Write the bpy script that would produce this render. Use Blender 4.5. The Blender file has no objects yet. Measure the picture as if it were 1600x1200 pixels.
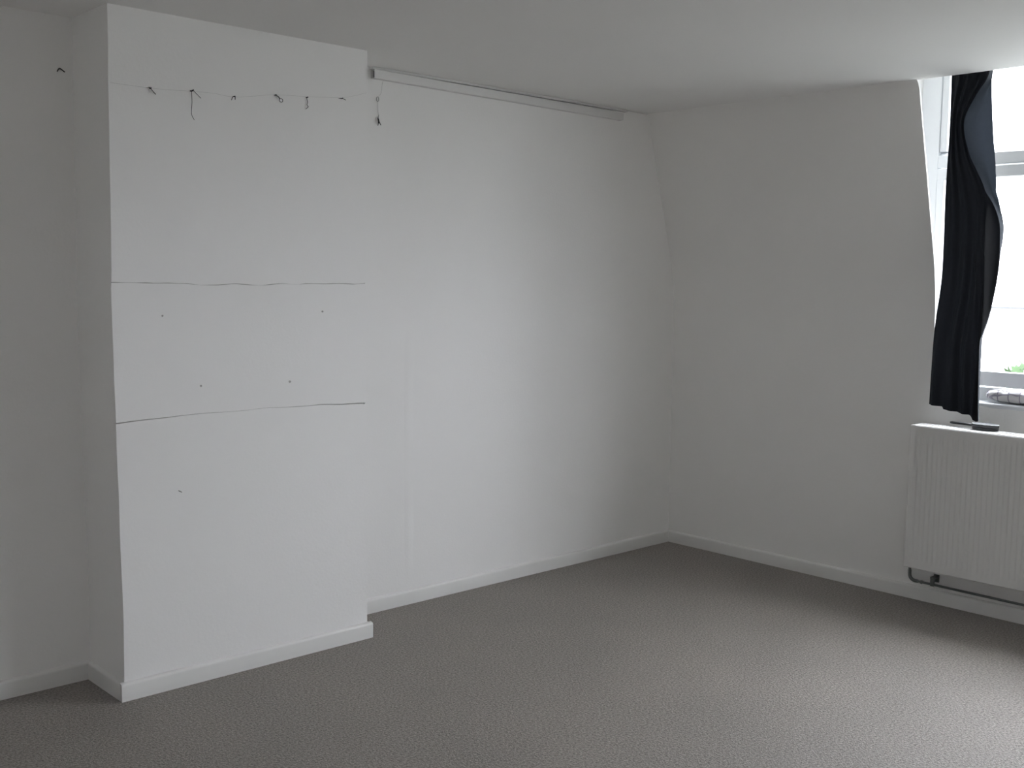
import bpy, bmesh, math, random
from mathutils import Vector, Matrix
random.seed(7)
SC = bpy.context.scene
COL = SC.collection

# ------------------------------------------------------------------ camera
cam_d = bpy.data.cameras.new('camera')
cam_d.sensor_fit = 'HORIZONTAL'
cam_d.sensor_width = 36.0
cam_d.lens = 1711.0 * 36.0 / 1600.0
cam_d.clip_start = 0.05
cam_d.clip_end = 500
cam = bpy.data.objects.new('camera', cam_d)
COL.objects.link(cam)
yaw, pitch, roll = math.radians(46.974), math.radians(-5.5316), math.radians(0.7475)
fw = Vector((math.cos(pitch) * math.cos(yaw), math.cos(pitch) * math.sin(yaw), math.sin(pitch)))
r0 = Vector((math.sin(yaw), -math.cos(yaw), 0))
u0 = r0.cross(fw)
rt = r0 * math.cos(roll) + u0 * math.sin(roll)
up = -r0 * math.sin(roll) + u0 * math.cos(roll)
m = Matrix((rt, up, -fw)).transposed().to_4x4()
m.translation = Vector((-5.345, -4.270, 1.633))
cam.matrix_world = m
SC.camera = cam

# ------------------------------------------------------------------ sky (overcast daylight) and exposure
world = bpy.data.worlds.new('overcast_sky')
SC.world = world
world.use_nodes = True
bg = world.node_tree.nodes['Background']
bg.inputs['Color'].default_value = (0.90, 0.925, 1.0, 1)
# standard overcast sky: zenith three times as bright as the horizon, the same all round
SKY = 31.0
wn, wl = world.node_tree.nodes, world.node_tree.links
w_tc = wn.new('ShaderNodeTexCoord'); w_sep = wn.new('ShaderNodeSeparateXYZ')
w_max = wn.new('ShaderNodeMath'); w_max.operation = 'MAXIMUM'; w_max.inputs[1].default_value = 0.0
w_mad = wn.new('ShaderNodeMath'); w_mad.operation = 'MULTIPLY_ADD'; w_mad.inputs[1].default_value = SKY * 2 / 3; w_mad.inputs[2].default_value = SKY / 3
wl.new(w_tc.outputs['Generated'], w_sep.inputs[0]); wl.new(w_sep.outputs['Z'], w_max.inputs[0])
wl.new(w_max.outputs[0], w_mad.inputs[0]); wl.new(w_mad.outputs[0], bg.inputs['Strength'])
SC.view_settings.view_transform = 'Standard'
SC.view_settings.look = 'None'
SC.view_settings.gamma = 1.0
SC.view_settings.use_curve_mapping = False
SC.view_settings.exposure = 0.0
SC.cycles.max_bounces = 16
SC.cycles.diffuse_bounces = 12
SC.cycles.transparent_max_bounces = 12
SC.cycles.sample_clamp_indirect = 4.0

# ------------------------------------------------------------------ dimensions (metres; room corner on the floor = origin)
H = 2.60                      # ceiling height
XL, YF = -6.20, -5.50         # far walls behind the camera
X0, X1, DC = -3.646, -2.514, 0.294   # chimney breast: left, right, depth
DORM = [(-1.673, -4.30)]   # wide dormer opening in the sloping wall (only its left end is in the picture)
DY0, DY1 = DORM[0]
SX = -0.290                   # ceiling edge at the sloping wall
BT, BH = 0.018, 0.070         # baseboard

# ------------------------------------------------------------------ materials
def mat(name, col, rough=0.6, noise=None, bump=None, spec=0.3, metal=0.0, var=0.06):
    m = bpy.data.materials.new(name)
    m.use_nodes = True
    nt = m.node_tree
    b = nt.nodes['Principled BSDF']
    b.inputs['Base Color'].default_value = (*col, 1)
    b.inputs['Roughness'].default_value = rough
    b.inputs['Specular IOR Level'].default_value = spec
    b.inputs['Metallic'].default_value = metal
    tc = nt.nodes.new('ShaderNodeTexCoord')
    if noise:
        n = nt.nodes.new('ShaderNodeTexNoise')
        n.inputs['Scale'].default_value = noise
        n.inputs['Detail'].default_value = 4
        nt.links.new(tc.outputs['Object'], n.inputs['Vector'])
        mx = nt.nodes.new('ShaderNodeMix')
        mx.data_type = 'RGBA'
        mx.inputs[6].default_value = (*[c * (1 - var) for c in col], 1)
        mx.inputs[7].default_value = (*[min(1, c * (1 + var)) for c in col], 1)
        nt.links.new(n.outputs['Fac'], mx.inputs[0])
        nt.links.new(mx.outputs[2], b.inputs['Base Color'])
    if bump:
        sc_, st = bump
        n2 = nt.nodes.new('ShaderNodeTexNoise')
        n2.inputs['Scale'].default_value = sc_
        n2.inputs['Detail'].default_value = 3
        nt.links.new(tc.outputs['Object'], n2.inputs['Vector'])
        bp = nt.nodes.new('ShaderNodeBump')
        bp.inputs['Strength'].default_value = st
        bp.inputs['Distance'].default_value = 0.002
        nt.links.new(n2.outputs['Fac'], bp.inputs['Height'])
        nt.links.new(bp.outputs['Normal'], b.inputs['Normal'])
    return m

M = {}
M['wall'] = mat('white_wall_paint', (0.90, 0.893, 0.878), 0.75, 1.7, (90, 0.25), 0.2, var=0.015)
M['ceil'] = mat('white_ceiling_paint', (0.88, 0.875, 0.865), 0.85, 1.2, (45, 0.25), 0.15, var=0.02)
M['core'] = mat('dusty_raw_plaster', (0.46, 0.45, 0.43), 0.9, 20, None, 0.1, var=0.2)
M['trim'] = mat('white_gloss_paint', (0.78, 0.775, 0.755), 0.38, 6, (25, 0.12), 0.5, var=0.02)
M['frame'] = mat('white_window_paint', (0.72, 0.74, 0.76), 0.35, 5, None, 0.5, var=0.02)
M['rad'] = mat('white_radiator_enamel', (0.74, 0.735, 0.72), 0.35, 8, None, 0.5, var=0.01)
M['rail'] = mat('white_rail_plastic', (0.76, 0.755, 0.74), 0.4, 9, None, 0.5, var=0.02)
M['pipe'] = mat('dark_tarnished_pipe', (0.15, 0.16, 0.155), 0.32, 40, None, 0.5, 0.5, var=0.3)
M['black'] = mat('black_wire', (0.012, 0.012, 0.012), 0.5, 60, None, 0.3, var=0.3)
M['thread'] = mat('grey_thread', (0.55, 0.55, 0.53), 0.8, 200, None, 0.1, var=0.1)
M['steel'] = mat('dull_screw_steel', (0.36, 0.36, 0.35), 0.45, 80, None, 0.5, 0.5, var=0.2)
M['plug'] = mat('grey_brown_wall_plug', (0.50, 0.49, 0.47), 0.7, 80, None, 0.3, var=0.2)
M['brush'] = mat('black_brush_plastic', (0.012, 0.013, 0.015), 0.3, 30, None, 0.5, var=0.2)
M['brushrim'] = mat('pale_grey_rim', (0.55, 0.56, 0.56), 0.4, 30, None, 0.5, var=0.05)
M['pad'] = mat('dark_grey_pad', (0.10, 0.105, 0.11), 0.6, 90, None, 0.3, var=0.2)
M['house'] = mat('pale_render', (0.80, 0.80, 0.79), 0.9, 3, None, 0.1, var=0.03)
M['gutter'] = mat('weathered_zinc', (0.075, 0.080, 0.085), 0.6, 3, None, 0.3, var=0.03)
M['leaf'] = mat('pale_green_leaf', (0.030, 0.055, 0.022), 0.7, 3, None, 0.2, var=0.5)
M['bark'] = mat('brown_bark', (0.14, 0.11, 0.08), 0.9, 12, None, 0.1, var=0.3)
M['lawn'] = mat('pale_paved_ground', (0.17, 0.175, 0.16), 0.9, 0.8, None, 0.1, var=0.3)

def carpet():
    m = bpy.data.materials.new('beige_grey_carpet')
    m.use_nodes = True
    nt = m.node_tree; N = nt.nodes; L = nt.links
    b = N['Principled BSDF']
    b.inputs['Roughness'].default_value = 0.50
    b.inputs['Specular IOR Level'].default_value = 0.55
    b.inputs['Sheen Weight'].default_value = 0.10
    b.inputs['Sheen Roughness'].default_value = 0.5
    tc = N.new('ShaderNodeTexCoord')
    n1 = N.new('ShaderNodeTexNoise'); n1.inputs['Scale'].default_value = 115; n1.inputs['Detail'].default_value = 3
    n2 = N.new('ShaderNodeTexNoise'); n2.inputs['Scale'].default_value = 1.6; n2.inputs['Detail'].default_value = 4
    v = N.new('ShaderNodeTexVoronoi'); v.inputs['Scale'].default_value = 230
    for n in (n1, n2, v): L.new(tc.outputs['Object'], n.inputs['Vector'])
    r1 = N.new('ShaderNodeValToRGB')
    r1.color_ramp.elements[0].position = 0.30; r1.color_ramp.elements[0].color = (0.085, 0.073, 0.062, 1)
    r1.color_ramp.elements[1].position = 0.70; r1.color_ramp.elements[1].color = (0.340, 0.308, 0.276, 1)
    L.new(n1.outputs['Fac'], r1.inputs[0])
    r2 = N.new('ShaderNodeValToRGB')
    r2.color_ramp.elements[0].position = 0.3; r2.color_ramp.elements[0].color = (0.90, 0.90, 0.90, 1)
    r2.color_ramp.elements[1].position = 0.7; r2.color_ramp.elements[1].color = (1.06, 1.05, 1.04, 1)
    L.new(n2.outputs['Fac'], r2.inputs[0])
    mx = N.new('ShaderNodeMix'); mx.data_type = 'RGBA'; mx.blend_type = 'MULTIPLY'; mx.inputs[0].default_value = 1
    L.new(r1.outputs[0], mx.inputs[6]); L.new(r2.outputs[0], mx.inputs[7])
    L.new(mx.outputs[2], b.inputs['Base Color'])
    ad = N.new('ShaderNodeMath'); ad.operation = 'ADD'
    L.new(v.outputs['Distance'], ad.inputs[0]); L.new(n1.outputs['Fac'], ad.inputs[1])
    bp = N.new('ShaderNodeBump'); bp.inputs['Strength'].default_value = 0.6; bp.inputs['Distance'].default_value = 0.004
    L.new(ad.outputs[0], bp.inputs['Height']); L.new(bp.outputs['Normal'], b.inputs['Normal'])
    return m
M['carpet'] = carpet()

def curtain_cloth(name, ca, cb, ct):
    m = bpy.data.materials.new(name)
    m.use_nodes = True
    nt = m.node_tree; N = nt.nodes; L = nt.links
    out = N['Material Output']; b = N['Principled BSDF']
    b.inputs['Roughness'].default_value = 0.8
    b.inputs['Specular IOR Level'].default_value = 0.15
    b.inputs['Sheen Weight'].default_value = 0.03
    tc = N.new('ShaderNodeTexCoord')
    w = N.new('ShaderNodeTexNoise'); w.inputs['Scale'].default_value = 60
    L.new(tc.outputs['Object'], w.inputs['Vector'])
    mx = N.new('ShaderNodeMix'); mx.data_type = 'RGBA'
    mx.inputs[6].default_value = (*ca, 1); mx.inputs[7].default_value = (*cb, 1)
    L.new(w.outputs['Fac'], mx.inputs[0]); L.new(mx.outputs[2], b.inputs['Base Color'])
    t = N.new('ShaderNodeBsdfTranslucent'); t.inputs['Color'].default_value = (*ct, 1)
    ms = N.new('ShaderNodeMixShader'); ms.inputs[0].default_value = 0.25
    L.new(b.outputs[0], ms.inputs[1]); L.new(t.outputs[0], ms.inputs[2]); L.new(ms.outputs[0], out.inputs[0])
    return m
M['curtain'] = curtain_cloth('dark_navy_curtain_cloth', (0.0075, 0.0080, 0.0090), (0.0120, 0.0126, 0.0140), (0.0035, 0.0040, 0.0050))
M['curtain_glare'] = curtain_cloth('blue_grey_curtain_glare', (0.024, 0.029, 0.037), (0.034, 0.041, 0.050), (0.028, 0.034, 0.043))  # lighter than the main cloth: window glare put into the turned edge's colour

def cushion_cloth():
    m = bpy.data.materials.new('pale_checked_cotton')
    m.use_nodes = True
    nt = m.node_tree; N = nt.nodes; L = nt.links
    b = N['Principled BSDF']; b.inputs['Roughness'].default_value = 0.9
    tc = N.new('ShaderNodeTexCoord')
    br = N.new('ShaderNodeTexBrick')
    br.offset = 0.0
    br.inputs['Scale'].default_value = 1.0
    br.inputs['Color1'].default_value = (0.72, 0.70, 0.70, 1); br.inputs['Color2'].default_value = (0.66, 0.65, 0.68, 1)
    br.inputs['Mortar'].default_value = (0.33, 0.31, 0.37, 1)
    br.inputs['Mortar Size'].default_value = 0.003
    br.inputs['Brick Width'].default_value = 0.055; br.inputs['Row Height'].default_value = 0.045
    mp = N.new('ShaderNodeMapping'); mp.inputs['Rotation'].default_value = (math.radians(0), math.radians(35), math.radians(90))
    L.new(tc.outputs['Object'], mp.inputs['Vector']); L.new(mp.outputs[0], br.inputs['Vector'])
    L.new(br.outputs['Color'], b.inputs['Base Color'])
    return m
M['cushion'] = cushion_cloth()

def glass():
    m = bpy.data.materials.new('clear_window_glass')
    m.use_nodes = True
    nt = m.node_tree; N = nt.nodes; L = nt.links
    for n in list(N): N.remove(n)
    out = N.new('ShaderNodeOutputMaterial')
    tr = N.new('ShaderNodeBsdfTransparent'); tr.inputs[0].default_value = (0.96, 0.965, 0.965, 1)
    gl = N.new('ShaderNodeBsdfGlossy'); gl.inputs['Roughness'].default_value = 0.02
    lw = N.new('ShaderNodeLayerWeight'); lw.inputs[0].default_value = 0.5
    pw = N.new('ShaderNodeMath'); pw.operation = 'POWER'; pw.inputs[1].default_value = 5.0
    fr = N.new('ShaderNodeMath'); fr.operation = 'MULTIPLY_ADD'; fr.inputs[1].default_value = 0.9; fr.inputs[2].default_value = 0.04
    L.new(lw.outputs['Facing'], pw.inputs[0]); L.new(pw.outputs[0], fr.inputs[0])
    ms = N.new('ShaderNodeMixShader')
    L.new(fr.outputs[0], ms.inputs[0]); L.new(tr.outputs[0], ms.inputs[1]); L.new(gl.outputs[0], ms.inputs[2])
    L.new(ms.outputs[0], out.inputs[0])
    return m
M['glass'] = glass()

# ------------------------------------------------------------------ builders
def link(name, bm, mt, parent=None, smooth=None):
    bmesh.ops.recalc_face_normals(bm, faces=bm.faces)
    me = bpy.data.meshes.new(name)
    bm.to_mesh(me); bm.free()
    me.materials.append(mt)
    if smooth is not None:
        for p in me.polygons: p.use_smooth = True
        me.set_sharp_from_angle(angle=math.radians(smooth))
    o = bpy.data.objects.new(name, me)
    COL.objects.link(o)
    if parent: 
        o.parent = parent
        o.matrix_parent_inverse = Matrix.Translation(-parent.location)
    return o

def tag(o, label=None, cat=None, group=None, kind=None):
    if label: o['label'] = label
    if cat: o['category'] = cat
    if group: o['group'] = group
    if kind: o['kind'] = kind
    return o

def empty(name, loc):
    o = bpy.data.objects.new(name, None)
    o.location = loc; o.empty_display_size = 0.05
    COL.objects.link(o)
    return o

def box(bm, x0, x1, y0, y1, z0, z1, bev=0.0, seg=2):
    t = bmesh.new()
    bmesh.ops.create_cube(t, size=1)
    for v in t.verts:
        v.co = Vector(((x0 + x1) / 2 + v.co.x * abs(x1 - x0), (y0 + y1) / 2 + v.co.y * abs(y1 - y0), (z0 + z1) / 2 + v.co.z * abs(z1 - z0)))
    if bev: bmesh.ops.bevel(t, geom=list(t.edges), offset=bev, segments=seg, affect='EDGES', profile=0.5)
    me = bpy.data.meshes.new('tmp'); t.to_mesh(me); t.free()
    bm.from_mesh(me); bpy.data.meshes.remove(me)

def prism(bm, prof, a, b, to3):
    """closed profile polygon swept from a to b; to3(p, t) -> point"""
    n = len(prof)
    A = [bm.verts.new(to3(p, a)) for p in prof]
    B = [bm.verts.new(to3(p, b)) for p in prof]
    for i in range(n):
        j = (i + 1) % n
        bm.faces.new((A[i], A[j], B[j], B[i]))
    bm.faces.new(A[::-1]); bm.faces.new(B)

def tube(bm, pts, r, seg=8, closed=False):
    pts = [Vector(p) for p in pts]
    n = len(pts); rings = []
    prev = None
    for i, p in enumerate(pts):
        if closed: d = pts[(i + 1) % n] - pts[i - 1]
        else: d = pts[min(i + 1, n - 1)] - pts[max(i - 1, 0)]
        d.normalize()
        ref = prev if prev is not None else (Vector((0, 0, 1)) if abs(d.z) < 0.9 else Vector((0, 1, 0)))
        s = d.cross(ref)
        if s.length < 1e-4: s = d.cross(Vector((0, 1, 0.3)))
        s.normalize(); q = s.cross(d).normalized(); prev = q
        rr = r[i] if isinstance(r, (list, tuple)) else r
        rings.append([bm.verts.new(p + s * math.cos(2 * math.pi * k / seg) * rr + q * math.sin(2 * math.pi * k / seg) * rr) for k in range(seg)])
    for i in range(n if closed else n - 1):
        a, b = rings[i], rings[(i + 1) % n]
        for k in range(seg): bm.faces.new((a[k], a[(k + 1) % seg], b[(k + 1) % seg], b[k]))
    if not closed:
        bm.faces.new(rings[0][::-1]); bm.faces.new(rings[-1])

def smoothpath(pts, n=6):
    P = [Vector(p) for p in pts]; out = []
    for i in range(len(P) - 1):
        a, b, c, d = P[max(i - 1, 0)], P[i], P[i + 1], P[min(i + 2, len(P) - 1)]
        for k in range(n):
            t = k / n
            out.append(0.5 * ((2 * b) + (c - a) * t + (2 * a - 5 * b + 4 * c - d) * t * t + (3 * b - a - 3 * c + d) * t ** 3))
    return out + [P[-1]]

def interp(tab, z):
    tab = sorted(tab)
    if z <= tab[0][0]: return tab[0][1]
    for (a, va), (b, vb) in zip(tab, tab[1:]):
        if z <= b: 
            t = (z - a) / (b - a)
            return va + (vb - va) * t
    return tab[-1][1]

def sinterp(tab, z):
    """smooth (Catmull-Rom) table lookup"""
    tab = sorted(tab); n = len(tab)
    if z <= tab[0][0]: return tab[0][1]
    if z >= tab[-1][0]: return tab[-1][1]
    for i in range(n - 1):
        if tab[i][0] <= z <= tab[i + 1][0]: break
    (xa, a), (xb, b) = tab[i], tab[i + 1]
    ma = (tab[i + 1][1] - tab[i - 1][1]) / (tab[i + 1][0] - tab[i - 1][0]) if i else (b - a) / (xb - xa)
    mb = (tab[i + 2][1] - a) / (tab[i + 2][0] - xa) if i + 2 < n else (b - a) / (xb - xa)
    h = xb - xa; t = (z - xa) / h
    return (2*t**3 - 3*t*t + 1) * a + (t**3 - 2*t*t + t) * h * ma + (-2*t**3 + 3*t*t) * b + (t**3 - t*t) * h * mb

# ------------------------------------------------------------------ room shell
bm = bmesh.new(); box(bm, XL - 0.2, 0.02, YF - 0.2, 0.2, -0.2, 0.0)
tag(link('floor', bm, M['carpet']), 'beige grey cut pile carpet covering the whole room floor', kind='structure')

bm = bmesh.new(); box(bm, XL - 0.2, SX, YF - 0.2, 0.25, H, H + 0.20)
tag(link('ceiling', bm, M['ceil']), 'flat white painted ceiling of the room', kind='structure')
bm = bmesh.new(); box(bm, SX - 0.15, 0.34, YF - 0.2, 0.25, H + 0.20, H + 0.28)
tag(link('ceiling_dormer', bm, M['ceil']), 'raised white ceiling inside the dormer window recess', kind='structure')

bm = bmesh.new(); box(bm, X1 - 0.4, 0.3, 0.0, 0.25, 0.0, H)
tag(link('wall_back', bm, M['wall']), 'long white painted wall right of the chimney breast', kind='structure')
bm = bmesh.new()            # faint plastered-over chase
g = []
for k in range(41):
    z = 0.10 + 1.44 * k / 40; hgt = 0.0014 * min(1, (1.54 - z) / 0.25, (z - 0.10) / 0.3 + 0.15)
    xc = -2.052 + 0.003 * math.sin(z * 5)
    g.append([bm.verts.new((xc + d * 0.034, 0.0002 - hgt * max(0, 1 - d * d) ** 1.5, z)) for d in [-1 + 2 * q / 12 for q in range(13)]])
for k in range(40):
    for q in range(12): bm.faces.new((g[k][q], g[k][q + 1], g[k + 1][q + 1], g[k + 1][q]))
link('plaster_ridge', bm, M['wall'], bpy.data.objects['wall_back'], smooth=80)
bm = bmesh.new(); box(bm, XL - 0.2, X0 + 0.4, 0.03, 0.25, 0.0, H)
tag(link('wall_alcove', bm, M['wall']), 'shaded white alcove wall left of the chimney breast', kind='structure')
LW0, LW1, LZ0, LZ1 = -2.55, -3.05, 1.45, 2.05      # added window in the left wall, unseen, lifts light on the shaded chimney side
bm = bmesh.new()
box(bm, XL - 0.2, XL, LW0, 0.03, 0.0, H); box(bm, XL - 0.2, XL, YF - 0.2, LW1, 0.0, H)
box(bm, XL - 0.2, XL, LW1, LW0, 0.0, LZ0); box(bm, XL - 0.2, XL, LW1, LW0, LZ1, H)
tag(link('wall_left', bm, M['wall']), 'white wall on the left, outside the picture', kind='structure')
bm = bmesh.new(); box(bm, XL, 0.3, YF - 0.2, YF, 0.0, H)
tag(link('wall_front', bm, M['wall']), 'white wall behind the viewer', kind='structure')

# sloping (mansard) wall with the dormer opening
PROF = [(0.0, 0.0), (0.0, 1.36), (-0.004, 1.49), (-0.015, 1.60), (-0.032, 1.70), (-0.055, 1.79), (-0.085, 1.89), (-0.143, 2.09),
        (-0.240, 2.42), (SX + 0.012, 2.555), (SX - 0.004, 2.585), (SX - 0.02, H)]
to_y = lambda p, t: (p[0], t, p[1])
bm = bmesh.new()
CAV = 0.215                  # the dormer is wider than the hole in the lining by this much on each side
THIN = PROF + [(p[0] + 0.012, p[1]) for p in PROF[::-1]]
PROFW = PROF + [(SX + 0.001, H), (SX + 0.001, H + 0.20), (0.06, H + 0.20), (0.06, 0.0)]
prism(bm, PROFW, 0.0, DY0 + CAV, to_y); prism(bm, PROFW, DY1 - CAV, YF, to_y)
prism(bm, THIN, DY0 + CAV, DY0, to_y); prism(bm, THIN, DY1, DY1 - CAV, to_y)
box(bm, 0.06, 0.35, 0.0, DY0 + CAV, 0.0, H + 0.28); box(bm, 0.06, 0.35, DY1 - CAV, YF, 0.0, H + 0.28)
box(bm, 0.0, 0.35, DY1, DY0, 0.0, 0.90); prism(bm, [(0.0, DY0), (0.0, -1.76), (0.06, -2.02), (0.35, -2.02), (0.35, DY0)], 0.90, 1.03, lambda p, t: (p[0], p[1], t))
for a, b in ((DY0, DY0 + CAV), (DY1 - CAV, DY1)): box(bm, 0.012, 0.35, a, b, 0.0, 1.03)
box(bm, 0.06, 0.35, DY1, -2.02, 0.90, 1.03)
tag(link('wall_right', bm, M['wall'], smooth=25), 'white wall curving inward to a slope above, beside the window', kind='structure')

# chimney breast: core with three skins that meet in rough joints
LOFF = [(0.0, 0.0), (0.3, 0.003), (0.7, -0.003), (1.06, -0.010), (1.09, -0.013), (1.35, -0.017), (1.585, -0.020), (1.61, -0.015), (2.0, -0.013), (2.6, -0.010)]
ROFF = [(0.0, 0.003), (0.5, 0.0), (1.07, -0.010), (1.6, -0.010), (2.0, -0.005), (2.6, 0.0)]
rnd = random.Random(3)
JW = [rnd.uniform(-1, 1) for _ in range(64)]
def jitter(x, k, a):
    s = (x - X0) * k; i = int(math.floor(s)); t = s - i
    return a * (JW[i % 64] * (1 - t) + JW[(i + 1) % 64] * t)
def j_up(x): return 1.598 - 0.006 * math.sin((x - X0) * 3.0) + jitter(x, 14, 0.004)
def j_lo(x):
    u = (x - X0) / (X1 - X0)
    return 1.076 + 0.012 * math.sin(u * math.pi) - 0.004 * u + jitter(x, 11, 0.003)
bm = bmesh.new()             # dusty raw core, seen only in the open joints
g = []
for k in range(53):
    z = H * k / 52
    xl, xr = X0 + interp(LOFF, z) + 0.003, X1 + interp(ROFF, z) - 0.003
    g.append([bm.verts.new(p) for p in ((xl, 0.06, z), (xl, -DC + 0.009, z), (xr, -DC + 0.009, z), (xr, 0.06, z))])
for a, b in zip(g, g[1:]):
    for q in range(4): bm.faces.new((a[q], a[(q + 1) % 4], b[(q + 1) % 4], b[q]))
bm.faces.new(g[0]); bm.faces.new(g[-1])
chim = tag(link('wall_chimney', bm, M['core']), 'white chimney breast projecting from the wall, with a boarded band across it', kind='structure')
def skin(name, zlo, zhi, proud, wob=0.0):
    """one front skin with return edges down both sides; zlo(x), zhi(x) give its lower and upper edge"""
    bm = bmesh.new(); NX, NZ = 60, 26
    g = []
    for i in range(NX + 1):
        u = i / NX; row = []
        xm = X0 + (X1 - X0) * u
        for k in range(NZ + 1):
            a, b = zlo(xm), zhi(xm)
            z = a + (b - a) * k / NZ
            xl = X0 + interp(LOFF, z) + jitter(X0 + z, 9, 0.0012); xr = X1 + interp(ROFF, z) + jitter(X0 + z + 3, 8, 0.001)
            y = -DC - proud - wob * (math.sin(xm * 4.1 + z * 2.3) + math.sin(z * 5.1 - xm * 2.0))
            row.append(bm.verts.new((xl + (xr - xl) * u, y, z)))
        g.append(row)
    for i in range(NX):
        for k in range(NZ): bm.faces.new((g[i][k], g[i + 1][k], g[i + 1][k + 1], g[i][k + 1]))
    # side returns and thickness
    for i in (0, NX):
        back = [bm.verts.new((v.co.x, 0.055, v.co.z - (0.009 if k == 0 and v.co.z > 0.1 else 0))) for k, v in enumerate(g[i])]
        if g[i][0].co.z > 0.1:       # the joint is filled on the side faces
            fill = bm.verts.new((g[i][0].co.x, -DC + 0.012, g[i][0].co.z - 0.009))
            bm.faces.new((g[i][0], back[0], fill))
        for k in range(NZ): bm.faces.new((g[i][k], g[i][k + 1], back[k + 1], back[k]))
    for k in (0, NZ):
        back = [bm.verts.new((g[i][k].co.x, -DC + 0.016, g[i][k].co.z)) for i in range(NX + 1)]
        for i in range(NX): bm.faces.new((g[i][k], g[i + 1][k], back[i + 1], back[i]))
    return link(name, bm, M['wall'], chim, smooth=35)
skin('plaster_panel', lambda x: 0.0, lambda x: j_lo(x) - 0.0022 - 0.0026 * ((x - (X0 + X1) / 2) / 0.57) ** 2 - 0.0012 * max(0, (x - X1 + 0.30) / 0.30), -0.001, 0.0010)
skin('cover_board', lambda x: j_lo(x), lambda x: j_up(x), 0.0030, 0.0008)['label'] = 'smooth painted board band across the chimney breast'
skin('plaster_panel', lambda x: j_up(x) + max(0.0003, 0.0019 + jitter(x + 0.3, 23, 0.0018)), lambda x: H, 0.0012, 0.0012)

# baseboards
BPROF = [(0, 0), (BT, 0), (BT, BH - 0.010), (BT - 0.002, BH - 0.004), (BT - 0.006, BH - 0.001), (BT - 0.010, BH), (0, BH + 0.002)]
def base(name, p0, p1, nrm, label, extend0=0.0, extend1=0.0):
    bm = bmesh.new(); p0 = Vector(p0); p1 = Vector(p1); nrm = Vector(nrm); d = (p1 - p0).normalized()
    p0 = p0 - d * extend0; p1 = p1 + d * extend1
    prism(bm, [(a, b) for a, b in BPROF], 0, 1, lambda p, t: (p0 + (p1 - p0) * t + nrm * p[0]) + Vector((0, 0, p[1])))
    return tag(link(name, bm, M['trim'], smooth=50), label, kind='structure')
base('baseboard_back', (X1 - 0.01, 0, 0), (0, 0, 0), (0, -1, 0), 'white painted baseboard right of the chimney breast')
base('baseboard_right', (0, -BT, 0), (0, YF, 0), (-1, 0, 0), 'white painted baseboard running under the radiator')
base('baseboard_chimney', (X0 - BT, -DC, 0), (X1 + BT + 0.003, -DC, 0), (0, -1, 0), 'white baseboard along the chimney breast front')
base('baseboard_chimney_side', (X0, 0.03 - BT, 0), (X0, -DC, 0), (-1, 0, 0), 'white baseboard along the shaded side of the chimney breast')
base('baseboard_chimney_return', (X1, -BT, 0), (X1, -DC, 0), (1, 0, 0), 'short white baseboard on the hidden side of the chimney breast')
base('baseboard_alcove', (XL, 0.03, 0), (X0, 0.03, 0), (0, -1, 0), 'white baseboard along the alcove wall')

# ------------------------------------------------------------------ window
WX0, WX1 = 0.18, 0.24
def window(name, y0, y1, label):
    WY0, WY1 = y0 + 0.115, y1 - 0.115     # inner edges of the outer frame
    win = tag(empty(name, (0.15, (y0 + y1) / 2, 1.05)), label, kind='structure')
    bm = bmesh.new()
    box(bm, WX0, WX1, WY0, WY0 + 0.11, 1.03, 2.80, 0.003)
    box(bm, WX0, WX1, WY1 - 0.11, WY1, 1.03, 2.80, 0.003)
    box(bm, WX0, WX1, WY1, WY0, 1.03, 1.112, 0.004)
    box(bm, WX0, WX1, WY1, WY0, 2.73, 2.80, 0.003)
    link('window_frame', bm, M['frame'], win)
    bm = bmesh.new()
    box(bm, WX0, WX1, WY1, WY0, 2.228, 2.288, 0.004)
    prism(bm, [(WX0, 2.286), (WX0 + 0.045, 2.312), (WX1, 2.312), (WX1, 2.286)], WY0, WY1, to_y)
    link('transom', bm, M['frame'], win)
    NL = 3
    ed = [WY0 + (WY1 - WY0) * k / NL for k in range(NL + 1)]
    for y in ed[1:-1]:
        bm = bmesh.new(); box(bm, WX0 + 0.004, WX1, y - 0.025, y + 0.025, 1.11, 2.73, 0.003); link('mullion', bm, M['frame'], win)
    for k in range(NL):
        ya = ed[k] - (0.025 if k else 0); yb = ed[k + 1] + (0.025 if k < NL - 1 else 0)
        bm = bmesh.new()
        box(bm, WX0 - 0.006, WX0 + 0.044, yb, ya, 1.119, 1.195, 0.005)
        box(bm, WX0 - 0.006, WX0 + 0.044, yb, ya, 2.165, 2.222, 0.005)
        box(bm, WX0 - 0.006, WX0 + 0.044, ya - 0.04, ya - 0.002, 1.19, 2.17, 0.004)
        box(bm, WX0 - 0.006, WX0 + 0.044, yb + 0.002, yb + 0.04, 1.19, 2.17, 0.004)
        sash = link('sash', bm, M['frame'], win)
        bm = bmesh.new(); box(bm, WX0 + 0.018, WX0 + 0.022, yb, ya, 1.19, 2.17); link('pane', bm, M['glass'], sash)
        bm = bmesh.new(); box(bm, WX0 + 0.030, WX0 + 0.034, yb, ya, 2.31, 2.735); link('pane', bm, M['glass'], win)
        bm = bmesh.new()
        box(bm, WX0 + 0.010, WX0 + 0.048, ya - 0.038, ya - 0.001, 2.31, 2.735, 0.004); box(bm, WX0 + 0.010, WX0 + 0.048, yb + 0.001, yb + 0.038, 2.31, 2.735, 0.004)
        link('glazing_bead', bm, M['frame'], win)
    bm = bmesh.new(); box(bm, 0.040, WX0 + 0.002, y1 - 0.2, y0 + 0.2, 1.024, 1.049, 0.011, 4)
    link('window_sill', bm, M['frame'], win, smooth=50)
window('window_1', *DORM[0], 'white framed dormer window with a transom, bright sky behind')
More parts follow.
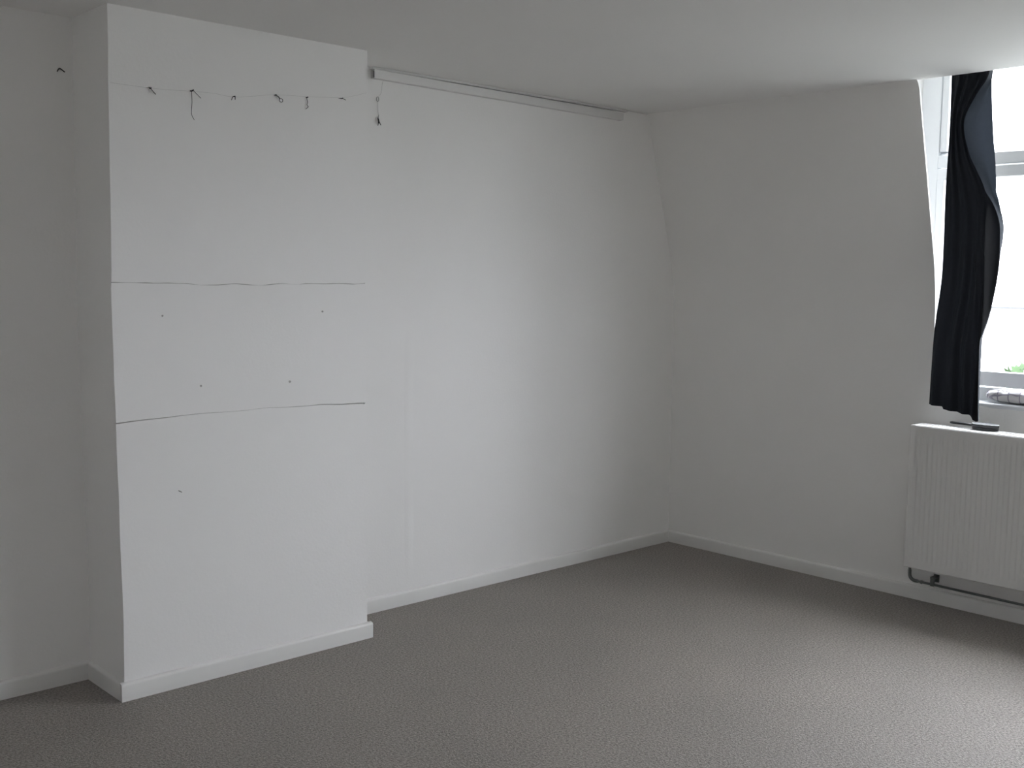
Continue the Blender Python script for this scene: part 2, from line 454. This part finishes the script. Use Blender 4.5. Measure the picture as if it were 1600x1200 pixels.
w2 = tag(empty('added_fill_window', (XL - 0.1, (LW0 + LW1) / 2, LZ0)), 'small white framed window added unseen in the left wall for fill light', kind='structure')
bm = bmesh.new()
for a in ((LW0 - 0.05, LW0, LZ0, LZ1), (LW1, LW1 + 0.05, LZ0, LZ1), (LW1, LW0, LZ0, LZ0 + 0.05), (LW1, LW0, LZ1 - 0.05, LZ1)): box(bm, XL - 0.13, XL - 0.07, *a, 0.003)
link('window_frame', bm, M['frame'], w2)
bm = bmesh.new(); box(bm, XL - 0.102, XL - 0.098, LW1 + 0.04, LW0 - 0.04, LZ0 + 0.04, LZ1 - 0.04); link('pane', bm, M['glass'], w2)

# ------------------------------------------------------------------ curtain
cur = empty('curtain', (-0.23, -1.90, 1.00))
tag(cur, 'dark navy fabric curtain bunched at the left of the window', 'curtain')
YLEFT = [(2.70, -1.806), (2.6, -1.806), (2.368, -1.809), (2.068, -1.804), (1.826, -1.806), (1.643, -1.803), (1.417, -1.780), (1.208, -1.772), (0.98, -1.768)]
YMAIN = [(2.70, -1.998), (2.60, -1.994), (2.555, -1.972), (2.503, -1.934), (2.391, -1.886), (2.241, -1.918), (2.119, -1.979), (1.969, -2.043), (1.808, -2.057), (1.675, -2.056), (1.526, -2.043), (1.40, -2.026), (1.331, -2.017), (1.165, -2.023), (0.98, -2.032)]
YFLAP = [(2.70, -1.992), (2.578, -1.990), (2.35, -2.008), (2.174, -2.030), (1.969, -2.049), (1.85, -2.05), (1.75, -2.02), (0.98, -1.99)]
HEM = [(0.0, 1.045), (0.27, 1.040), (0.29, 1.028), (0.55, 1.022), (0.57, 1.018), (0.78, 1.014), (0.86, 0.990), (0.93, 0.986), (1.0, 0.990), (1.1, 1.0), (1.3, 1.01)]
RIDGE = [(2.70, 0.30), (2.1, 0.35), (1.9, 1.0), (0.98, 1.0)]
NU, NF, NV = 84, 16, 110
rows = []
for j in range(NV + 1):
    row = []
    for i in range(NU + NF + 1):
        u = i / NU
        zt, zb = 2.675, interp(HEM, u)
        z = zt + (zb - zt) * j / NV
        yl, ym, yf = sinterp(YLEFT, z), sinterp(YMAIN, z), sinterp(YFLAP, z)
        drop = (zt - z) / 1.65
        amp = 0.005 + 0.007 * drop
        if u <= 1:
            y = yl + (ym - yl) * u
            ph = u * 3.6 * 2 * math.pi + 0.5 * math.sin(z * 2.1) + 1.1
            x = -0.232 + amp * math.sin(ph) + 0.003 * math.sin(u * 31 + z * 2) * (0.4 + drop)
            yr = -1.995 - 0.035 * drop                       # sharp fold that stands proud near the right edge
            k = interp(RIDGE, z)
            x -= k * 0.020 * math.exp(-((y - yr) / 0.010) ** 2)
            x -= k * 0.010 * math.exp(-((y - yr - 0.040) / 0.010) ** 2)
            if y < yr: x += k * min(0.06, (yr - y) * 1.3)
            x -= 0.012 * math.exp(-((u - 1.0) / 0.08) ** 2) * (1 - k)   # rolled edge of the turned-back corner
            if i == NU: last = (x, y)
        else:
            t = (u - 1) * NU / NF
            x = last[0] + (0.055 - 0.02 * t) * math.sin(min(1, t * 1.6) * math.pi / 2)
            y = last[1] + (yf - last[1]) * t
        row.append((x, y, z))
    rows.append(row)
def sheet(name, i0, i1, mt):
    bm = bmesh.new()
    g = [[bm.verts.new(p) for p in r[i0:i1 + 1]] for r in rows]
    for j in range(NV):
        for i in range(i1 - i0): bm.faces.new((g[j][i], g[j][i + 1], g[j + 1][i + 1], g[j + 1][i]))
    return link(name, bm, mt, cur, smooth=80)
sheet('curtain_panel', 0, NU, M['curtain'])
sheet('turned_edge', NU, NU + NF, M['curtain_glare'])['label'] = 'turned edge of the curtain, window glare put into its blue grey colour'
bm = bmesh.new(); box(bm, -0.262, -0.212, -2.95, -1.70, 2.672, 2.70, 0.003); box(bm, -0.2895, -0.262, -2.95, -1.70, 2.68, 2.695)
link('curtain_track', bm, M['rail'], cur)

# ------------------------------------------------------------------ radiator
rad = empty('radiator', (-0.09, -2.35, 0.197))
tag(rad, 'white panel radiator with vertical ribs on the wall below the window', 'radiator')
RY0, RY1, RZ0, RZ1 = -1.645, -3.045, 0.197, 0.925
FX = -0.155
bm = bmesh.new()
# front sheet with pressed vertical ribs
ys = []; pitch_r = 0.0255; n = int((RY0 - RY1 - 0.05) / pitch_r)
cols = [(RY0, 0.006), (RY0 - 0.004, 0.0), (RY0 - 0.024, 0.0)]
for i in range(n):
    c = RY0 - 0.030 - i * pitch_r
    cols += [(c, 0.0), (c - 0.004, 0.0032), (c - 0.010, 0.0040), (c - 0.0145, 0.0032), (c - 0.0185, 0.0)]
cols += [(RY1 + 0.024, 0.0), (RY1 + 0.004, 0.0), (RY1, 0.006)]
zs = [(RZ0, 0.008, 0), (RZ0 + 0.004, 0.0, 0), (RZ0 + 0.040, 0.0, 0), (RZ0 + 0.052, 0.0, 1), (RZ1 - 0.056, 0.0, 1), (RZ1 - 0.044, 0.0, 0), (RZ1 - 0.005, 0.0, 0), (RZ1 - 0.001, 0.005, 0)]
g = []
for (y, d) in cols:
    edge = d if (y == RY0 or y == RY1) else 0
    g.append([bm.verts.new((FX + (d * r if not edge else edge) + e, y, z)) for (z, e, r) in zs])
for i in range(len(g) - 1):
    for k in range(len(zs) - 1): bm.faces.new((g[i][k], g[i + 1][k], g[i + 1][k + 1], g[i][k + 1]))
link('front_panel', bm, M['rad'], rad, smooth=30)
bm = bmesh.new(); box(bm, FX + 0.006, FX + 0.022, RY1 + 0.005, RY0 - 0.005, RZ0 + 0.004, RZ1 - 0.006, 0.003); link('water_panel', bm, M['rad'], rad)
bm = bmesh.new(); box(bm, -0.048, -0.032, RY1 + 0.005, RY0 - 0.005, RZ0 + 0.004, RZ1 - 0.008, 0.003); link('water_panel', bm, M['rad'], rad)
bm = bmesh.new()
nf = 54
for i in range(nf):
    y = RY0 - 0.03 - i * (1.34 / nf)
    box(bm, FX + 0.022, -0.048, y - 0.0008, y + 0.0008, RZ0 + 0.05, RZ1 - 0.04)
tag(link('convector_fins', bm, M['rad'], rad), kind='stuff')
for y in (RY0 - 0.001, RY1 + 0.001):
    bm = bmesh.new(); box(bm, FX + 0.006, -0.030, y - 0.001, y + 0.001, RZ0 + 0.02, RZ1 - 0.002, 0.0005); link('side_cover', bm, M['rad'], rad)
bm = bmesh.new()
box(bm, FX + 0.003, FX + 0.030, RY1 + 0.002, RY0 - 0.002, RZ1 - 0.004, RZ1, 0.001)
box(bm, -0.052, -0.028, RY1 + 0.002, RY0 - 0.002, RZ1 - 0.004, RZ1, 0.001)
link('top_frame', bm, M['rad'], rad)
nb = 70
proto = None
for i in range(nb):
    y = RY0 - 0.012 - i * (1.376 / (nb - 1))
    if proto is None:
        bm = bmesh.new(); box(bm, FX + 0.028, -0.050, y - 0.0062, y + 0.0062, RZ1 - 0.0035, RZ1 - 0.0005)
        proto = link('grille_bar', bm, M['rad'], rad); yp = y
    else:
        o = proto.copy(); COL.objects.link(o); o.location = (0, y - yp, 0)
for y in (-1.80, -2.88):
    bm = bmesh.new(); box(bm, -0.034, 0.0, y - 0.02, y + 0.02, RZ0 + 0.10, RZ0 + 0.60, 0.002); link('wall_bracket', bm, M['rad'], rad)

# heating pipe below it
pip = empty('heating_pipe', (-0.05, -2.3, 0.105))
tag(pip, 'dark metal heating pipe running under the radiator above the baseboard', 'pipe')
PX = -0.050
bm = bmesh.new()
tube(bm, smoothpath([(PX, -1.627, 0.26), (PX, -1.627, 0.20), (PX, -1.628, 0.155)], 3), 0.0072, 10)
link('riser', bm, M['pipe'], pip, smooth=40)
bm = bmesh.new()
el = [(PX, -1.628, 0.160), (PX, -1.629, 0.140)] + [(PX, -1.629 - 0.030 * (1 - math.cos(a)), 0.138 - 0.030 * math.sin(a)) for a in [k * math.pi / 2 / 8 for k in range(1, 9)]] + [(PX, -1.676, 0.108)]
tube(bm, el, 0.0090, 10); 
link('elbow', bm, M['pipe'], pip, smooth=40)
bm = bmesh.new(); tube(bm, [(PX, -1.668, 0.108), (PX, -1.9, 0.1065), (PX, -2.3, 0.105), (PX, -3.2, 0.103)], 0.0062, 10); link('pipe_run', bm, M['pipe'], pip, smooth=40)
bm = bmesh.new(); tube(bm, [(PX, -1.690, 0.108), (PX, -1.698, 0.108)], 0.0095, 10); link('pipe_collar', bm, M['pipe'], pip, smooth=40)
for y in (-1.752, -2.85):
    bm = bmesh.new()
    box(bm, -0.010, -0.001, y - 0.014, y + 0.014, 0.112, 0.152, 0.002)
    box(bm, PX - 0.004, -0.008, y - 0.012, y + 0.012, 0.136, 0.146, 0.002)
    box(bm, PX - 0.006, PX + 0.006, y - 0.010, y + 0.010, 0.110, 0.146, 0.002)
    tube(bm, [(PX, y - 0.008, 0.1075), (PX, y + 0.008, 0.1075)], 0.0100, 10)
    link('pipe_clip', bm, M['pipe'], pip)

# ------------------------------------------------------------------ hairbrush on the radiator
bru = empty('hairbrush', (-0.06, -1.95, RZ1))
tag(bru, 'black oval hairbrush with a thin handle lying on the radiator', 'hairbrush')
BZ = RZ1
def oval(bm, cx, cy, a, b, zz):
    """stack of ovals (half-length a along y, b along x), list of (z, scale)"""
    N = 36; prev = None
    for z, s in zz:
        ring = [bm.verts.new((cx + b * s * math.cos(2 * math.pi * k / N), cy + a * (1 - (1 - s) * b / a) * math.sin(2 * math.pi * k / N), z)) for k in range(N)]
        if prev:
            for k in range(N): bm.faces.new((prev[k], prev[(k + 1) % N], ring[(k + 1) % N], ring[k]))
        else: bm.faces.new(ring[::-1])
        prev = ring
    bm.faces.new(prev)
BC = (-0.046, -1.976)
bm = bmesh.new(); oval(bm, *BC, 0.066, 0.036, [(BZ, 0.84), (BZ + 0.003, 0.93), (BZ + 0.010, 0.95), (BZ + 0.012, 0.90), (BZ + 0.015, 0.97), (BZ + 0.024, 1.0), (BZ + 0.028, 0.99)])
link('brush_head', bm, M['brush'], bru, smooth=40)
bm = bmesh.new()
tube(bm, [(BC[0] + 0.034 * math.cos(a), BC[1] + 0.064 * math.sin(a), BZ + 0.0285) for a in [2 * math.pi * k / 40 for k in range(40)]], 0.0022, 8, True)
link('rim', bm, M['brushrim'], bru, smooth=60)
bm = bmesh.new(); oval(bm, *BC, 0.060, 0.031, [(BZ + 0.026, 1.0), (BZ + 0.030, 0.97), (BZ + 0.0325, 0.7)])
link('pad', bm, M['pad'], bru, smooth=40)
bm = bmesh.new()
tube(bm, smoothpath([(-0.046, -1.925, BZ + 0.019), (-0.043, -1.895, BZ + 0.019), (-0.038, -1.850, BZ + 0.019), (-0.032, -1.795, BZ + 0.018)], 4), [0.010 - 0.0006 * abs(k - 8) * 0.3 for k in range(13)][:12] + [0.007], 12)
for v in bm.verts: v.co.z = BZ + 0.0185 + (v.co.z - BZ - 0.0185) * 0.70
link('handle', bm, M['brush'], bru, smooth=50)

# ------------------------------------------------------------------ cushion on the sill
bm = bmesh.new()
L_, W_, T_ = 0.46, 0.118, 0.068
cy, cx = -1.905 - L_ / 2, 0.112
NUc, NVc = 64, 36
vs = []
for i in range(NUc + 1):
    s = -1 + 2 * i / NUc
    e = (1 - abs(s) ** 3.2) ** (1 / 2.6)
    row = []
    for k in range(NVc):
        a = 2 * math.pi * k / NVc
        ca, sa = math.cos(a), math.sin(a)
        px = (abs(ca) ** 0.75) * math.copysign(1, ca); pz = (abs(sa) ** 0.8) * math.copysign(1, sa)
        pinch = 1 - 0.13 * math.exp(-((s + 0.55) / 0.06) ** 2) - 0.13 * math.exp(-((s - 0.05) / 0.06) ** 2) - 0.13 * math.exp(-((s - 0.62) / 0.06) ** 2)
        wr = 1 + 0.03 * math.sin(s * 17 + a * 3) + 0.02 * math.sin(s * 31 - a * 2)
        r = max(0.04, e) * wr
        row.append(bm.verts.new((cx + px * W_ / 2 * r, cy - s * L_ / 2, 1.0505 + T_ / 2 + pz * T_ / 2 * r * (pinch if sa > -0.2 else 1))))
    vs.append(row)
for i in range(NUc):
    for k in range(NVc): bm.faces.new((vs[i][k], vs[i][(k + 1) % NVc], vs[i + 1][(k + 1) % NVc], vs[i + 1][k]))
bm.faces.new(vs[0][::-1]); bm.faces.new(vs[-1])
zmin = min(v.co.z for v in bm.verts)
for v in bm.verts: v.co.z += 1.0502 - zmin
cu = link('cushion', bm, M['cushion'], smooth=60)
tag(cu, 'pale checked cushion lying on the white window sill', 'cushion')
bm = bmesh.new()
tube(bm, [(cx - W_ * 0.30, cy + L_ * 0.49 - L_ * 0.98 * k / 20, 1.0502 + T_ * (0.90 - 0.02 * math.sin(k * 1.3)) - (0.028 if k in (0, 20) else 0)) for k in range(21)], 0.0016, 6)
o = link('seam_piping', bm, M['cushion'], cu)

# ------------------------------------------------------------------ white rail on the back wall below the ceiling
ral = empty('wall_rail', (-1.4, -0.015, 2.57))
tag(ral, 'long white plastic rail fixed high on the wall under the ceiling', 'rail')
def rail_prof(bm, prof, xa, xb, za, zb):
    prism(bm, prof, 0, 1, lambda p, t: (xa + (xb - xa) * t, -p[0], p[1] + za + (zb - za) * t))
XA, XB, ZA, ZB = -2.283, -0.545, 0.004, -0.006
bm = bmesh.new()
# hollow profile: front, bottom lip and top web
rail_prof(bm, [(0.026, 2.546), (0.030, 2.547), (0.030, 2.583), (0.026, 2.584)], XA, XB, ZA, ZB)
rail_prof(bm, [(0.002, 2.544), (0.029, 2.544), (0.029, 2.547), (0.002, 2.547)], XA, XB, ZA, ZB)
rail_prof(bm, [(0.002, 2.581), (0.029, 2.581), (0.029, 2.584), (0.002, 2.584)], XA, XB, ZA, ZB)
rail_prof(bm, [(0.0005, 2.544), (0.003, 2.544), (0.003, 2.584), (0.0005, 2.584)], XA, XB, ZA, ZB)
link('rail_channel', bm, M['rail'], ral)
bm = bmesh.new()
prism(bm, [(0.0, 2.590), (0.024, 2.590), (0.024, 2.5935), (0.031, 2.5935), (0.031, 2.5990), (0.0, 2.5990)], -2.291, -0.50, lambda p, t: (t, -p[0], p[1]))
link('mounting_strip', bm, M['rail'], ral)
bm = bmesh.new(); rail_prof(bm, [(0.0032, 2.5472), (0.0258, 2.5472), (0.0258, 2.5808), (0.0032, 2.5808)], XA + 0.012, XA + 0.020, ZA, ZA)
tag(link('end_plug', bm, M['pad'], ral), 'dark plug set in the open rail end')
bm = bmesh.new(); rail_prof(bm, [(0.0032, 2.5472), (0.0295, 2.5472), (0.0295, 2.5808), (0.0032, 2.5808)], XB - 0.001, XB + 0.004, ZB, ZB)
link('end_cap', bm, M['rail'], ral)

# cord that hangs from the rail end
crd = empty('hanging_cord', (-2.248, -0.010, 2.36))
tag(crd, 'thin cord with a small ring and dark knot hanging from the rail', 'cord')
bm = bmesh.new(); tube(bm, smoothpath([(-2.2205, -0.016, 2.5500), (-2.2278, -0.014, 2.5331), (-2.2333, -0.012, 2.4883), (-2.2490, -0.010, 2.4690)], 4), 0.0006, 6)
tube(bm, smoothpath([(-2.2506, -0.008, 2.4466), (-2.2487, -0.007, 2.4135), (-2.2449, -0.007, 2.3816)], 4), 0.0010, 6)
link('cord', bm, M['thread'], crd)
bm = bmesh.new(); tube(bm, [(-2.2506 + 0.0065 * math.cos(a), -0.008, 2.4574 + 0.0105 * math.sin(a)) for a in [2 * math.pi * k / 18 for k in range(18)]], 0.0016, 8, True)
link('ring', bm, M['steel'], crd, smooth=60)
bm = bmesh.new()
tube(bm, smoothpath([(-2.2431, -0.007, 2.3850), (-2.2480, -0.008, 2.3694), (-2.2455, -0.009, 2.3551), (-2.2486, -0.007, 2.3350)], 4), [0.001] * 3 + [0.0018, 0.0026, 0.0034, 0.0038, 0.0036, 0.0032, 0.0028, 0.0022, 0.0016, 0.0012], 8)
tube(bm, [(-2.2445, -0.009, 2.3590), (-2.2390, -0.008, 2.3500), (-2.2301, -0.006, 2.3400)], [0.0024, 0.002, 0.0012], 8)
link('knot', bm, M['black'], crd, smooth=60)

# ------------------------------------------------------------------ thread and bent wires on the chimney breast
YP = -DC - 0.0045
TH = [(-3.6522, 2.3198), (-3.5852, 2.3192), (-3.5017, 2.3192), (-3.4235, 2.3219), (-3.3352, 2.3280), (-3.2390, 2.3313), (-3.1595, 2.3274), (-3.0575, 2.3433), (-2.9701, 2.3589), (-2.8193, 2.3693), (-2.6484, 2.3857), (-2.5762, 2.4037), (-2.5195, 2.4214)]
bm = bmesh.new(); tube(bm, smoothpath([(x, YP, z) for x, z in TH], 3), 0.00042, 6)
tag(link('stretched_thread', bm, M['thread']), 'thin pale thread stretched across the top of the chimney breast', 'thread')
def wire(name, label, cat, strands, nail=None, y=YP, group='leftover wires along the thread'):
    """strands: list of (points (x,z), radius)"""
    x0, z0 = strands[0][0][0]
    e = empty(name, (x0, y, z0))
    tag(e, label, cat, group)
    for k, (pts, r) in enumerate(strands):
        bm = bmesh.new()
        P = [(x, y - 0.001 - 0.0025 * math.sin(math.pi * i / max(1, len(pts) - 1)), z) for i, (x, z) in enumerate(pts)]
        tube(bm, smoothpath(P, 4), r, 8)
        link('wire_strand', bm, M['black'], e, smooth=60)
    if nail:
        x, z = nail
        bm = bmesh.new(); tube(bm, [(x, y + 0.008, z), (x, y - 0.008, z)], 0.0018, 8); tube(bm, [(x, y - 0.008, z), (x, y - 0.0095, z)], 0.0026, 10)
        link('nail', bm, M['black'], e, smooth=40)
    return e
wire('bent_wire_hook', 'bent dark wire hook on the shaded alcove wall', 'hook', [([(-3.7197, 2.3898), (-3.7146, 2.4000), (-3.7097, 2.4025), (-3.6907, 2.3918)], 0.0020)], (-3.7110, 2.4010), 0.03 - 0.006, None)
wire('wire_tail', 'short black wire tail slanting down, leftmost on the chimney breast', 'wire', [([(-3.5066, 2.3215), (-3.5017, 2.3192), (-3.4968, 2.3140), (-3.4796, 2.2986)], 0.0014)], (-3.5010, 2.3180))
wire('wire_tail', 'black wire on a nail with one long strand hanging straight down', 'wire', [([(-3.3418, 2.3284), (-3.3352, 2.3280), (-3.3272, 2.3338)], 0.0022), ([(-3.3352, 2.3292), (-3.3349, 2.2861), (-3.3377, 2.2425), (-3.3254, 2.2209)], 0.0010), ([(-3.3272, 2.3320), (-3.3230, 2.3260), (-3.2969, 2.3059)], 0.0010)], (-3.3370, 2.3283))
wire('wire_tail', 'tiny black wire bent into an upside down U', 'wire', [([(-3.1666, 2.3142), (-3.1622, 2.3271), (-3.1525, 2.3295), (-3.1512, 2.3173)], 0.0014)], (-3.1560, 2.3290))
lp = [(-2.9445 + 0.0075 * math.cos(a), 2.3390 + 0.0070 * math.sin(a)) for a in [math.pi * 0.75 + 2 * math.pi * k / 9 for k in range(10)]]
wire('wire_tail', 'black wire ending in a small closed loop', 'wire', [([(-2.9746, 2.3571), (-2.9584, 2.3527), (-2.9496, 2.3440)], 0.0018), (lp, 0.0011)], (-2.9715, 2.3575))
wire('wire_tail', 'thin wavy wire strand hanging down right of the looped one', 'wire', [([(-2.8224, 2.3663), (-2.8194, 2.3459), (-2.8225, 2.3352), (-2.8164, 2.3281), (-2.8273, 2.3177)], 0.0012)], (-2.8222, 2.3655))
wire('wire_tail', 'short nearly level dark wire, rightmost on the chimney breast', 'wire', [([(-2.6646, 2.3798), (-2.6484, 2.3818), (-2.6289, 2.3774)], 0.0012)], (-2.6500, 2.3815))

# screws in the board band and a nail stub below it
def screw(x, z, y, label, r=0.0042):
    e = empty('screw', (x, y, z)); tag(e, label, 'screw', 'screws in the chimney breast board')
    bm = bmesh.new(); tube(bm, [(x, y + 0.006, z), (x, y - 0.001, z), (x, y - 0.0022, z)], [r, r, r * 0.7], 12); link('screw_head', bm, M['plug'], e, smooth=40)
    bm = bmesh.new(); tube(bm, [(x, y - 0.001, z), (x, y - 0.0028, z)], 0.0019, 8); link('screw_socket', bm, M['steel'], e)
yb = -DC - 0.0040
screw(-3.468, 1.472, yb, 'small screw at upper left of the board band')
screw(-2.748, 1.480, yb, 'small screw at upper right of the board band')
screw(-3.313, 1.194, yb, 'small screw at lower left of the board band')
screw(-2.910, 1.189, yb, 'small screw at lower right of the board band', 0.0050)
bm = bmesh.new(); tube(bm, [(-3.4118, -DC + 0.004, 0.7872), (-3.4090, -DC - 0.004, 0.7850), (-3.4012, -DC - 0.006, 0.7802)], 0.0013, 8)
tag(link('nail_stub', bm, M['black']), 'tiny dark bent nail stub low on the chimney breast', 'nail')

# ------------------------------------------------------------------ outside: garden, shrubs and a pale house in the haze of daylight
bm = bmesh.new(); box(bm, -120, 140, -120, 120, -5.2, -5.0)
tag(link('garden_ground', bm, M['lawn']), 'pale paved yard outside below the window', kind='structure')
def shrub(name, x, y, top, rad_, label, seed):
    R = random.Random(seed)
    e = empty(name, (x, y, -5.0)); tag(e, label, 'tree')
    bm = bmesh.new(); tube(bm, [(x, y, -5.0), (x + 0.05, y, -3.0), (x, y + 0.05, top - rad_)], [0.14, 0.11, 0.06], 8); link('trunk', bm, M['bark'], e, smooth=60)
    bm = bmesh.new()
    for _ in range(1500):
        d = Vector((R.gauss(0, 1), R.gauss(0, 1), R.gauss(0, 1))).normalized() * rad_ * (R.random() ** 0.4)
        c = Vector((x, y, top - rad_)) + Vector((d.x, d.y, d.z * 0.95)); a = Vector((R.gauss(0, 1), R.gauss(0, 1), R.gauss(0, 1))).normalized(); b = a.orthogonal().normalized(); s = R.uniform(0.05, 0.11)
        v = [bm.verts.new(c + a * s), bm.verts.new(c + b * s * 0.6), bm.verts.new(c - a * s), bm.verts.new(c - b * s * 0.6)]
        bm.faces.new(v)
    tag(link('foliage', bm, M['leaf'], e), kind='stuff')
shrub('garden_tree', 8.4, 0.75, 0.92, 0.85, 'pale green tree crown showing just above the bottom window rail', 5)
hs = empty('neighbour_house', (34, 9, -5.0)); tag(hs, 'pale rendered house across the garden, washed out by daylight', 'house')
bm = bmesh.new(); box(bm, 30, 40, -6, 30, -5.0, 0.88); link('house_wall', bm, M['house'], hs)
bm = bmesh.new(); box(bm, 29.85, 30.05, -6.2, 30.2, 0.87, 0.93, 0.01); link('gutter', bm, M['gutter'], hs)
bm = bmesh.new(); prism(bm, [(29.9, 0.925), (35, 4.0), (40.1, 0.925)], -6.1, 30.1, to_y); link('roof', bm, M['house'], hs)
